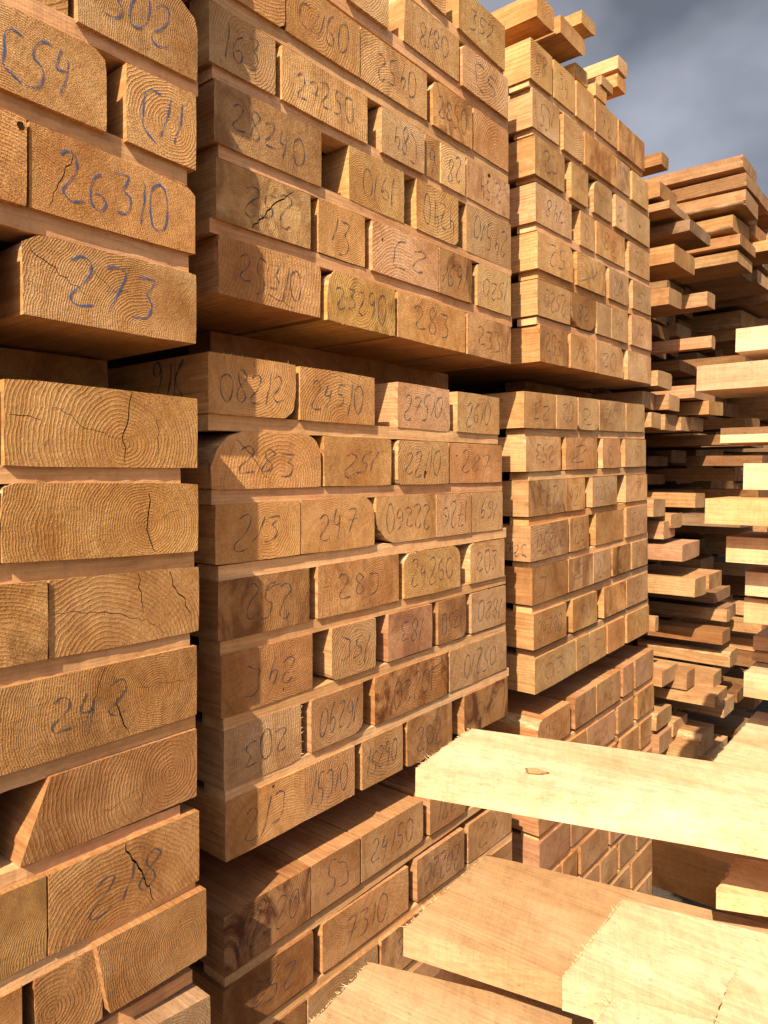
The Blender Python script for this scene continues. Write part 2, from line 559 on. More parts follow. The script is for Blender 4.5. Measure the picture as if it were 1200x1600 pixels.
def beam(quad, y0, length, r, tone='n', wane='', cracks=(), knots=(), pith=None, mat_end=None, mat_side=None,
         name='timber_beam', jag=0.0007, wsize=0.3, parent=None):
    """quad: TL TR BR BL as (x, z); front face at y0, runs to y0 + length"""
    ol = outline(quad, r, wane, jag=jag, wsize=wsize)
    cxm = sum(p[0] for p in quad) / 4
    czm = sum(p[1] for p in quad) / 4
    n = len(ol)
    verts, faces, mats = [], [], []
    cdt_v = [q for q, _ in ol]
    cdt_f = [list(range(n))]
    TL, TR, BR, BL = [Vector(p) for p in quad]

    def uv(u, v):
        return (TL * (1 - u) + TR * u) * v + (BL * (1 - u) + BR * u) * (1 - v)
    holes_p = []
    for cr in cracks:
        w = cr[0] * .8
        pts = []
        raw = [uv(*p) for p in cr[1]]
        for a, b in zip(raw, raw[1:]):
            m = max(2, int((b - a).length / 0.009))
            for k in range(m):
                t = k / m
                nn = Vector((-(b - a).y, (b - a).x)).normalized()
                pts.append(a.lerp(b, t) + nn * r.gauss(0, 0.0017))
        pts.append(raw[-1])
        cp = crack_poly(pts, w)
        b0 = len(cdt_v)
        cdt_v += cp
        cdt_f.append(list(range(b0, b0 + len(cp))))
        holes_p.append(cp)
    for kn in knots:
        c0 = uv(kn[0], kn[1])
        b0 = len(cdt_v)
        m = 12
        for k in range(m):
            a = 2 * math.pi * k / m
            rr = kn[2] * r.uniform(.75, 1.2)
            cdt_v.append(c0 + Vector((math.cos(a) * rr * kn[3], math.sin(a) * rr)))
        cdt_f.append(list(range(b0, b0 + m)))
        holes_p.append(cdt_v[b0:])
    ov, oe, of, ovi, oei, ofi = delaunay_2d_cdt(cdt_v, [], cdt_f, 1, 1e-6, True)
    # front vertices (kept), with a tiny in-out wobble on the rim
    for q in ov:
        verts.append((q.x, y0, q.y))
    nf = len(verts)
    sunk = {}
    hole_edges = {}
    for f, src in zip(of, ofi):
        cen = (ov[f[0]] + ov[f[1]] + ov[f[2]]) / 3
        inside = any(in_poly(cen, hp) for hp in holes_p)
        is_knot = any(in_poly(cen, hp) for hp in holes_p[len(cracks):])
        f = list(f)
        a, b, c = [ov[i] for i in f[:3]]
        if (b - a).cross(c - a) > 0 if hasattr((b - a), 'cross') else True:
            pass
        area = (b.x - a.x) * (c.y - a.y) - (b.y - a.y) * (c.x - a.x)
        if area < 0:
            f = f[::-1]
        # +Y is away: looking along +Y with x right, z up a counter-clockwise loop faces -Y
        if inside:
            g2 = []
            for i in f:
                if i not in sunk:
                    sunk[i] = len(verts)
                    verts.append((ov[i].x, y0 + (0.0035 if is_knot else 0.016), ov[i].y))
                g2.append(sunk[i])
            faces.append(g2)
            mats.append(2)
            for k in range(len(f)):
                e = (f[k], f[(k + 1) % len(f)])
                if (e[1], e[0]) in hole_edges:
                    del hole_edges[(e[1], e[0])]
                else:
                    hole_edges[e] = 1
        else:
            faces.append(f)
            mats.append(0)
    for a, b in hole_edges:
        faces.append([sunk[a], sunk[b], b, a][::-1])
        mats.append(2)
    # body: front rim ring (own verts for crisp shading), smoother ring 12 mm in, back ring
    ring0 = len(verts)
    for q, _ in ol:
        verts.append((q.x, y0, q.y))
    ring1 = len(verts)
    sm = outline(quad, random.Random(1), wane, jag=0.0, wsize=wsize)
    if len(sm) != n:
        sm = ol
    for q, _ in sm:
        verts.append((q.x, y0 + 0.014, q.y))
    ring2 = len(verts)
    for q, _ in sm:
        verts.append((q.x, y0 + length, q.y))
    for i in range(n):
        j = (i + 1) % n
        mt = 3 if ol[i][1] else 1
        faces.append([ring0 + i, ring0 + j, ring1 + j, ring1 + i])
        mats.append(mt)
        faces.append([ring1 + i, ring1 + j, ring2 + j, ring2 + i])
        mats.append(mt)
    faces.append([ring2 + i for i in range(n)])
    mats.append(1)
    me = bpy.data.meshes.new(name)
    ox, oy, oz = cxm, y0, czm
    me.from_pydata([(v[0] - ox, v[1] - oy, v[2] - oz) for v in verts], [], faces)
    me.polygons.foreach_set('material_index', mats)
    W = (TR - TL).length
    H = (TL - BL).length
    if pith is None:
        k = r.random()
        if k < .35:
            pith = (r.uniform(.2, .8), r.uniform(.1, .9))
        elif k < .8:
            pith = (r.uniform(.1, .9), r.choice([-.25, -.6, 1.3, 1.6]))
        else:
            pith = (r.choice([-.6, -.2, 1.2, 1.7]), r.uniform(-.2, 1.2))
    pc = uv(*pith) - Vector((cxm, czm))
    yo = r.uniform(0, 30)
    grain(me, lambda c: (c.x - pc.x, c.y + yo, c.z - pc.y))
    o = link(name, me, [mat_end or M_END, mat_side or M_SIDE, M_CRACK, M_BARK], parent)
    o.location = (ox, oy, oz)
    t = TONES[tone]
    j = r.uniform(.84, 1.08)
    sn = t[1] * r.uniform(.5, 1.5) + (r.uniform(.2, .6) if r.random() < .22 else 0)
    o.color = (t[0][0] * j, t[0][1] * j * r.uniform(.97, 1.03), t[0][2] * j * r.uniform(.93, 1.07), 1 - min(1, sn))
    return o


def fringe(parent, a, b, out_dir, r, n, ln=0.008):
    """torn fibres along an edge from a to b (parent-local points)"""
    vs, fs = [], []
    for _ in range(n):
        p = a.lerp(b, r.random())
        d = (out_dir + Vector((r.uniform(-.6, .6), r.uniform(-.5, .5), r.uniform(-.5, .6)))).normalized() * ln * (.15 + .5 * r.random() ** 2 + (r.random() * 1.3 if r.random() < .14 else 0))
        s = (b - a).normalized() * r.uniform(.0004, .0010)
        u = d.cross(s).normalized() * .0005
        i = len(vs)
        vs += [p + s, p - s, p + u, p + d]
        fs += [(i, i + 1, i + 3), (i + 1, i + 2, i + 3), (i + 2, i, i + 3)]
    me = bpy.data.meshes.new('splinter_fringe')
    me.from_pydata([tuple(v) for v in vs], [], fs)
    o = link('splinter_fringe', me, [M_FIBRE], parent)
    o['kind'] = 'stuff'
    return o


# ---------------------------------------------------------------- the stacks, row by row
DL, DM = 1.08, 1.15                              # distance of the end faces of the near stack and of the others
LEN = 2.4
#   row: (x0, top0, bottom0, x1, top1, bottom1), [beam...]  beam: (xl, xr, text, options)
ROWS = []


def row(stack, bundle, ref, beams, y=None, strip=None):
    ROWS.append((stack, bundle, ref, beams, y, strip))


A = dict
# nearest stack, upper bundle (listed upward from its gap for counting: idx given)
row('L', 'up4', (0, -160, -29, 308, 15, 127), [
    (-60, 106, '', A(dy=.012, t='b')), (122, 308, '302', A(t='g', wane='tr', sx=.8))],
    strip=(0, -29, 2, 307, 127, 150, 309))
row('L', 'up3', (0, 3, 135, 306, 150, 266), [
    (-70, 166, 'C54', A(t='g', rough=1, chip=1, sx=.6, shift=(.03, 0), rot=0)), (198, 306, 'C11', A(t='g', pith=(.62, .45), rot=0))],
    strip=(0, 137, 170, 292, 259, 290, 292))
row('L', 'up2', (0, 170, 310, 305, 297, 397), [
    (-70, 41, '', A(t='r', knots=[(.92, .9, .006, 1)])), (46, 305, '26310', A(t='o', wane='tr', wsize=.12, pith=(-.1, -.6), cracks=[(.0022, [(.22, .97), (.23, .75), (.12, .25), (.1, .02)])], sy=.6))],
    strip=(0, 312, 350, 294, 393, 426, 294))
row('L', 'up1', (0, 352, 484, 306, 430, 537), [
    (-60, -8, '', A(t='b')), (37, 306, '273', A(t='g', wane='tl', wsize=.2, pith=(.66, .03), cracks=[(.002, [(.02, .9), (.15, .62), (.33, .38)]), (.0012, [(.3, .98), (.36, .7), (.5, .5)]), (.001, [(.93, .98), (.86, .8)])], sy=.62))])
# nearest stack, lower bundle
row('L', 'lo1', (7, 592, 727, 308, 623, 731), [
    (7, 308, '', A(t='q', rough=1, pith=(.57, .32), jag=.0012, cracks=[(.0034, [(.61, .99), (.60, .7), (.565, .4), (.575, .03)]), (.002, [(.745, .66), (.77, .4), (.745, .05)]),
                                              (.0012, [(.22, .72), (.4, .45), (.56, .36)]), (.0015, [(.02, .6), (.10, .58), (.17, .55)])]))],
    strip=(0, 727, 756, 282, 731, 758, 282))
row('L', 'lo2', (-5, 755, 881, 309, 757, 860), [
    (4, 309, '', A(t='q', rough=1, pith=(.70, .42), jag=.0012, wane='tl', wsize=.15, cracks=[(.0038, [(.72, .99), (.71, .6), (.70, .35), (.73, .1), (.75, .01)]), (.0012, [(.78, .5), (.9, .62)])]))],
    strip=(0, 881, 914, 303, 859, 887, 303))
row('L', 'lo3', (0, 914, 1044, 310, 886, 985), [
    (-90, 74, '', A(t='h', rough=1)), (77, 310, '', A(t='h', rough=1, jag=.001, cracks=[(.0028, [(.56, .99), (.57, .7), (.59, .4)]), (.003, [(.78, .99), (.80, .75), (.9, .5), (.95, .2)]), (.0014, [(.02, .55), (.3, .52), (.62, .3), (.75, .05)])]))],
    strip=(0, 1042, 1077, 296, 988, 1011, 296))
row('L', 'lo4', (0, 1077, 1212, 307, 1009, 1116), [
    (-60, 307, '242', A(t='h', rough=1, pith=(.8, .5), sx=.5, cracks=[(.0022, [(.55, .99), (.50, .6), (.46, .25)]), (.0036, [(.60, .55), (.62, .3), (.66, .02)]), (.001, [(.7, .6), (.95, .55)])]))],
    strip=(0, 1212, 1240, 305, 1117, 1139, 305))
row('L', 'lo5', (0, 1241, 1368, 307, 1139, 1244), [
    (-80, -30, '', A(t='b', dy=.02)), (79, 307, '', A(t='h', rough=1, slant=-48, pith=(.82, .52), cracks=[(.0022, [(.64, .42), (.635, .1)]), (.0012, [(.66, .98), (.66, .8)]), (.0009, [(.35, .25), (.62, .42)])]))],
    strip=(0, 1368, 1400, 281, 1258, 1281, 281))
row('L', 'lo6', (0, 1400, 1532, 311, 1267, 1375), [
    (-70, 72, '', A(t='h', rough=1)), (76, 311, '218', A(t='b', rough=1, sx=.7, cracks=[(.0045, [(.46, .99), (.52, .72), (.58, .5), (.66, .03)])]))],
    strip=(0, 1530, 1560, 305, 1377, 1394, 305), y=DL - .006)
row('L', 'lo7', (0, 1560, 1690, 322, 1389, 1492), [
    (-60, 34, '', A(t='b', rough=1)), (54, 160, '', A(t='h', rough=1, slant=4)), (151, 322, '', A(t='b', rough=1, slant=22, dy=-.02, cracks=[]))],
    strip=(0, 1692, 1725, 300, 1515, 1535, 300))
row('L', 'lo8', (0, 1738, 1870, 328, 1556, 1655), [
    (60, 200, '', A(t='g', rough=1)), (204, 328, '', A(t='v', rough=1, dy=-.035))])

# second stack, upper bundle
row('M', 'up7', (640, -95, -30, 790, 43, 112), [
    (655, 697, '', A(t='o')), (717, 789, '352', A(t='g'))], strip=(640, -25, -5, 787, 112, 121, 787))
row('M', 'up6', (540, -84, -6, 795, 125, 187), [
    (545, 607, '1', A(t='p')), (634, 717, '0818', A(t='g', rot=1, slant=-3)), (723, 794, 'C5', A(t='k', wane='tl', wsize=.15, knots=[(.55, .6, .004, .8)]))],
    strip=(335, -157, -132, 795, 188, 207, 794))
row('M', 'up5', (330, -128, -27, 794, 207, 269), [
    (331, 445, '', A(t='r', wane='br', wsize=.15)), (447, 562, 'C/160', A(t='o', pith=(.35, .5))), (564, 667, '0452', A(t='g', rot=1)),
    (677, 738, '2850', A(t='o', wane='tl', wsize=.22)), (740, 794, '', A(t='o', pith=(.65, .25)))],
    strip=(330, -24, 1, 794, 269, 287, 794))
row('M', 'up4', (330, 2, 96, 795, 288, 342), [
    (327, 430, '163', A(t='n', rough=1, pith=(.55, .55))), (441, 574, '27250', A(t='g')), (597, 663, 'C84', A(t='p', rot=1, pith=(.95, .3))),
    (665, 688, '9', A(t='g', sx=.5)), (689, 727, '28', A(t='p', pith=(.5, .2), rot=1)), (730, 796, '2/54', A(t='k', rot=1, chip=2))],
    strip=(331, 97, 121, 795, 342, 352, 795))
row('M', 'up3', (334, 123, 219, 799, 352, 422), [
    (335, 502, '28240', A(t='d', sx=.85, pith=(-.2, -.4))), (546, 631, '1910', A(t='g', rot=1, pith=(.25, .4))), (651, 716, '4240', A(t='g', rot=1, chip=3)),
    (729, 798, '24510', A(t='n', rot=1))],
    strip=(341, 222, 246, 799, 422, 431, 799))
row('M', 'up2', (338, 246, 340, 798, 431, 494), [
    (338, 485, '252', A(t='n', rot=1, pith=(.25, .35), cracks=[(.0042, [(.35, .02), (.48, .35), (.6, .62), (.82, .99)])])), (498, 570, '13', A(t='o', sx=.6)),
    (582, 685, '23', A(t='k', rot=1, knots=[(.14, .68, .005, .6)], cracks=[(.0012, [(.0, .4), (.1, .45)])])), (687, 737, '1691', A(t='b', pith=(.55, .5))),
    (746, 798, '1520', A(t='n', rot=1, wane='tl', wsize=.12))],
    strip=(327, 340, 362, 800, 495, 511, 800))
row('M', 'up1', (340, 366, 457, 799, 511, 569), [
    (342, 500, '25310', A(t='o', jag=.0014, fr=1, cracks=[(.0022, [(.45, .2), (.6, .12), (.72, .0)]), (.001, [(.42, 1), (.42, .8)])])), (512, 617, '23290', A(t='y', wane='tl', wsize=.3, jag=.0014, fr=1)),
    (622, 727, '283', A(t='o')), (731, 798, '233', A(t='g'))])
# second stack, middle bundle
row('M', 'lo1', (325, 549, 645, 780, 622, 679), [
    (326, 462, '08212', A(t='o', wane='br', wsize=.35, fr=2, cracks=[(.001, [(.18, 1), (.18, .8)])])), (469, 585, '24510', A(t='o', pith=(.55, -.05))), (622, 702, '27510', A(t='k', jag=.0014)),
    (715, 780, '2610', A(t='n', pith=(.6, .5)))],
    strip=(325, 646, 672, 778, 679, 694, 778))
row('M', 'lo2', (330, 672, 764, 784, 696, 753), [
    (331, 501, '283', A(t='o', wane='tl+tr', wsize=.36, pith=(.6, .1), cracks=[(.002, [(.2, .99), (.33, .6), (.52, .02)])])), (507, 611, '152', A(t='o', rot=1, pith=(.45, .45), cracks=[(.0012, [(0, .2), (.18, .6), (.22, .98)])])),
    (622, 701, '22/10', A(t='g', wane='tlbl', wsize=.12, knots=[(.52, .22, .0105, .72)])), (702, 784, '287', A(t='r', knots=[(.13, .68, .0035, 1)], pith=(.35, .3)))],
    strip=(330, 765, 789, 785, 754, 767, 785))
row('M', 'lo3', (336, 789, 883, 785, 768, 826), [
    (337, 469, '213', A(t='o', pith=(.58, .55))), (471, 585, '247', A(t='o', wane='tr', wsize=.35, pith=(.4, .0))),
    (588, 681, '22260', A(t='g', rot=1, wane='bl+', wsize=.32, pith=(.5, .4))), (682, 736, '1726', A(t='n', rot=1)), (737, 785, '169', A(t='p', rot=1))],
    strip=(341, 885, 909, 788, 825, 840, 791))
row('M', 'lo4', (341, 909, 1003, 788, 842, 900), [
    (341, 483, '252', A(t='d', rot=1, cracks=[(.002, [(.48, .72), (.6, .78), (.7, .85)])])), (497, 623, '28J', A(t='o', pith=(.7, .3), cracks=[(.0012, [(.0, .6), (.2, .55)])])),
    (632, 719, '24260', A(t='g', wane='tltr', wsize=.25, fr=3)), (735, 788, '203', A(t='k', wane='tl', wsize=.15))],
    strip=(344, 1003, 1026, 790, 898, 912, 790), y=DM)
row('M', 'lo5', (345, 1026, 1124, 790, 915, 972), [
    (346, 488, '24C', A(t='o', rot=1, knots=[(.66, .14, .004, .6)])), (519, 587, '15C', A(t='n', rot=1, wane='bl', wsize=.12, pith=(.6, .3))),
    (607, 675, '183', A(t='k', rot=1)), (685, 728, '0521', A(t='d', chip=3)), (737, 790, '1820', A(t='n', rot=1))],
    strip=(349, 1123, 1144, 790, 974, 986, 790))
row('M', 'lo6', (350, 1144, 1236, 791, 987, 1044), [
    (350, 470, '203', A(t='p', rot=1, slant=0, jag=.0014, fr=4, cracks=[(.001, [(.5, 1), (.45, 0)])])), (487, 567, '16290', A(t='n', rot=1, wane='br', wsize=.25, pith=(.4, .55))),
    (586, 699, '10220', A(t='d', rot=1, cracks=[(.004, [(.95, .85), (.75, .7), (.66, .45), (.62, .02)])])), (703, 791, '05210', A(t='n', rot=1, cracks=[(.0016, [(.58, .98), (.55, .6)])]))],
    strip=(352, 1235, 1257, 794, 1044, 1056, 795))
row('M', 'lo7', (352, 1256, 1348, 794, 1058, 1115), [
    (353, 476, '213', A(t='o', knots=[(.58, .92, .004, 1.2)])), (477, 554, '15310', A(t='n')), (566, 629, '15290', A(t='g', pith=(.7, 1.3))),
    (637, 706, '202', A(t='d', jag=.0016)), (726, 793, '28', A(t='d', jag=.0012))])
# second stack, lowest bundle
row('M', 'bo1', (350, 1434, 1527, 727, 1212, 1268), [
    (350, 485, '62220', A(t='d', dy=-.005, cracks=[(.004, [(.42, .99), (.47, .8), (.44, .65)])])), (487, 562, 'C5', A(t='n', rot=1, pith=(.55, .35))), (565, 661, '24150', A(t='n', wane='br', wsize=.12, pith=(.55, .6))),
    (672, 727, '182', A(t='k'))],
    strip=(351, 1528, 1550, 760, 1246, 1258, 790), y=DM - .01)
row('M', 'bo2', (349, 1551, 1638, 798, 1245, 1300), [
    (349, 489, '252', A(t='b', rot=1, cracks=[(.005, [(.28, .28), (.5, .55), (.68, .98)])], knots=[(.14, .12, .008, 1.2)])), (504, 638, '7310', A(t='g', sx=.7)),
    (652, 725, '20220', A(t='n', rot=1)), (732, 799, '24', A(t='n', pith=(.45, .5)))],
    strip=(350, 1640, 1662, 800, 1300, 1312, 800), y=DM - .01)
row('M', 'bo3', (350, 1662, 1755, 800, 1312, 1366), [
    (350, 478, '', A(t='b')), (482, 590, '', A(t='n')), (596, 690, '720', A(t='n', pith=(.5, .6), dy=-.004)), (700, 800, '170', A(t='n'))],
    strip=(350, 1757, 1780, 800, 1368, 1380, 800), y=DM - .01)
row('M', 'bo4', (350, 1782, 1870, 800, 1382, 1436), [
    (560, 690, '', A(t='n')), (696, 800, '', A(t='n'))], y=DM - .01)

# third stack, upper bundle
row('R', 'up7', (829, 58, 121, 1007, 224, 268), [
    (829, 863, '58', A(t='g')), (866, 898, '34', A(t='g')), (901, 928, '', A(t='g')), (931, 965, '72', A(t='g')), (967, 1007, '', A(t='o', cracks=[(.003, [(.2, .98), (.15, .5)])]))],
    strip=(826, 121, 134, 1005, 268, 277, 1004))
row('R', 'up6', (831, 135, 196, 1014, 288, 330), [
    (832, 874, '1C5', A(t='n', rot=1)), (881, 911, '', A(t='g')), (914, 963, '', A(t='r', stain=.7)), (964, 984, '', A(t='p')), (988, 1013, '15', A(t='n'))],
    strip=(833, 197, 209, 1014, 331, 340, 1014))
row('R', 'up5', (835, 210, 270, 1016, 343, 388), [
    (836, 882, 'C2', A(t='g', rot=1)), (893, 919, '', A(t='g')), (928, 956, '41', A(t='n', wane='tl', wsize=.3)), (962, 979, '2', A(t='p')), (980, 1015, '', A(t='n', knots=[(.55, .5, .006, 1.2)]))],
    strip=(836, 270, 282, 1016, 389, 396, 1016))
row('R', 'up4', (835, 283, 344, 1016, 397, 440), [
    (837, 893, '748', A(t='n', rot=1)), (907, 929, '8', A(t='k')), (932, 976, '82', A(t='o', stain=.4)), (983, 1015, '53', A(t='n'))],
    strip=(838, 345, 359, 1016, 441, 451, 1016))
row('R', 'up3', (839, 360, 418, 1017, 452, 493), [
    (840, 896, '52', A(t='g', rot=1, wane='tr', wsize=.3)), (902, 946, '1', A(t='g')), (952, 982, '28', A(t='n', wane='br', wsize=.15)), (989, 1017, '5', A(t='n'))],
    strip=(840, 420, 434, 1017, 495, 503, 1017))
row('R', 'up2', (839, 435, 491, 1018, 504, 548), [
    (840, 891, '2520', A(t='g', rot=1)), (893, 932, '82', A(t='b', wane='blbr', wsize=.55, pith=(.5, .5))), (933, 955, '', A(t='n')), (956, 981, '48', A(t='n')), (987, 1018, '14', A(t='k'))],
    strip=(838, 494, 506, 1017, 549, 558, 1017))
row('R', 'up1', (843, 507, 564, 1017, 558, 600), [
    (844, 887, '203', A(t='o')), (892, 931, '18', A(t='o', cracks=[(.002, [(.1, .1), (.3, .55), (.6, .95)])])), (932, 974, '20', A(t='n', wane='tr', wsize=.3)), (981, 1017, '', A(t='n'))])
# third stack, middle bundle
row('R', 'lo1', (819, 611, 668, 1007, 633, 675), [
    (819, 868, '23', A(t='g', rot=1)), (870, 902, '02', A(t='n', rot=1)), (904, 935, '2', A(t='n', wane='blbr', wsize=.2)), (937, 977, '20', A(t='n')), (979, 1007, '', A(t='n'))],
    strip=(820, 669, 682, 1007, 675, 686, 1007))
row('R', 'lo2', (822, 682, 737, 1009, 687, 728), [
    (822, 876, '253', A(t='k', rot=1)), (884, 933, '2', A(t='o', stain=.4)), (942, 969, '8', A(t='k', pith=(.5, .5))), (977, 1009, '15', A(t='n'))],
    strip=(826, 738, 751, 1009, 729, 740, 1009))
row('R', 'lo3', (825, 752, 808, 1011, 741, 780), [
    (826, 884, '273', A(t='n', rot=1)), (885, 914, '421', A(t='o')), (926, 964, '02550', A(t='p')), (978, 1011, '17', A(t='k'))],
    strip=(826, 809, 822, 1011, 781, 788, 1011))
row('R', 'lo4', (827, 823, 879, 1011, 788, 832), [
    (829, 888, '27250', A(t='n', rot=1)), (891, 920, '22', A(t='o')), (931, 974, '', A(t='o')), (979, 1011, '52', A(t='k'))],
    strip=(830, 880, 890, 1012, 832, 842, 1012))
row('R', 'lo5', (831, 889, 947, 1012, 842, 881), [
    (832, 887, '3', A(t='b', pith=(.75, .1), shift=(-.2, 0), sx=.4)), (889, 927, '2', A(t='k')), (928, 954, '22', A(t='n')), (958, 985, '', A(t='d')), (988, 1012, '9', A(t='n'))],
    strip=(831, 948, 960, 1012, 883, 893, 1012))
row('R', 'lo6', (833, 961, 1017, 1012, 894, 935), [
    (834, 885, '24290', A(t='o')), (895, 933, '150', A(t='g')), (944, 978, '', A(t='o')), (980, 1012, '12', A(t='n'))],
    strip=(835, 1018, 1031, 1013, 936, 944, 1013))
row('R', 'lo7', (835, 1031, 1086, 1014, 945, 986), [
    (836, 899, '03', A(t='n', jag=.0012, fr=1)), (901, 920, '3', A(t='n')), (921, 947, '5', A(t='n')), (950, 976, '', A(t='r')), (980, 1014, '18', A(t='g'))])
# third stack, lowest bundle
row('R', 'bo1', (840, 1130, 1180, 1021, 1014, 1057), [
    (841, 891, '253', A(t='o', wane='tl', wsize=.25)), (899, 931, '21', A(t='n')), (933, 969, '42', A(t='n')), (974, 990, '', A(t='k')), (993, 1021, '7', A(t='n'))],
    strip=(842, 1182, 1191, 1021, 1058, 1066, 1021))
_t, _b = (1192, 1068), (1250, 1110)
seqs = [[(842, 872, ''), (874, 916, '8'), (918, 961, '20'), (966, 990, '1'), (996, 1022, '5')],
        [(842, 880, ''), (884, 920, ''), (922, 964, '16'), (971, 998, '7'), (1001, 1022, '2')],
        [(843, 890, ''), (893, 930, ''), (934, 968, '5'), (972, 1000, ''), (1003, 1022, '')],
        [(843, 876, '15'), (880, 902, ''), (908, 950, '4'), (954, 980, ''), (984, 1021, '')],
        [(844, 893, '52'), (897, 936, '8'), (939, 964, '2'), (969, 993, ''), (996, 1020, '')],
        [(844, 880, ''), (883, 916, '24'), (921, 950, ''), (955, 984, '8'), (988, 1019, '')],
        [(845, 890, ''), (894, 928, ''), (932, 962, ''), (966, 1019, '')]]
for k, sq in enumerate(seqs):
    t0, t1 = 1193 + 63.5 * k, 1067 + 49 * k
    row('R', 'bo%d' % (k + 2), (842, t0, t0 + 51, 1021, t1, t1 + 38), [(a, b, m, A(t='nkgonp'[(a + b + k) % 6])) for a, b, m in sq],
        strip=(842, t0 + 52, t0 + 63, 1021, t1 + 38.5, t1 + 48, 1021) if k < 6 else None)

STACK = {'L': ('nearest stack', DL), 'M': ('second stack', DM), 'R': ('third stack', DM)}
MIDB = {'L': 'above the gap', 'M': 'above the upper gap', 'R': 'above the upper gap'}
MIDL = {'L': 'below the gap', 'M': 'below the upper gap', 'R': 'below the upper gap'}


def rowphrase(st, bundle):
    k = int(bundle[2:])
    where = {'up': MIDB[st], 'lo': MIDL[st], 'bo': 'below the lower gap'}[bundle[:2]]
    return 'row %s %s of the %s' % (['', 'one', 'two', 'three', 'four', 'five', 'six', 'seven', 'eight'][k], where, STACK[st][0])


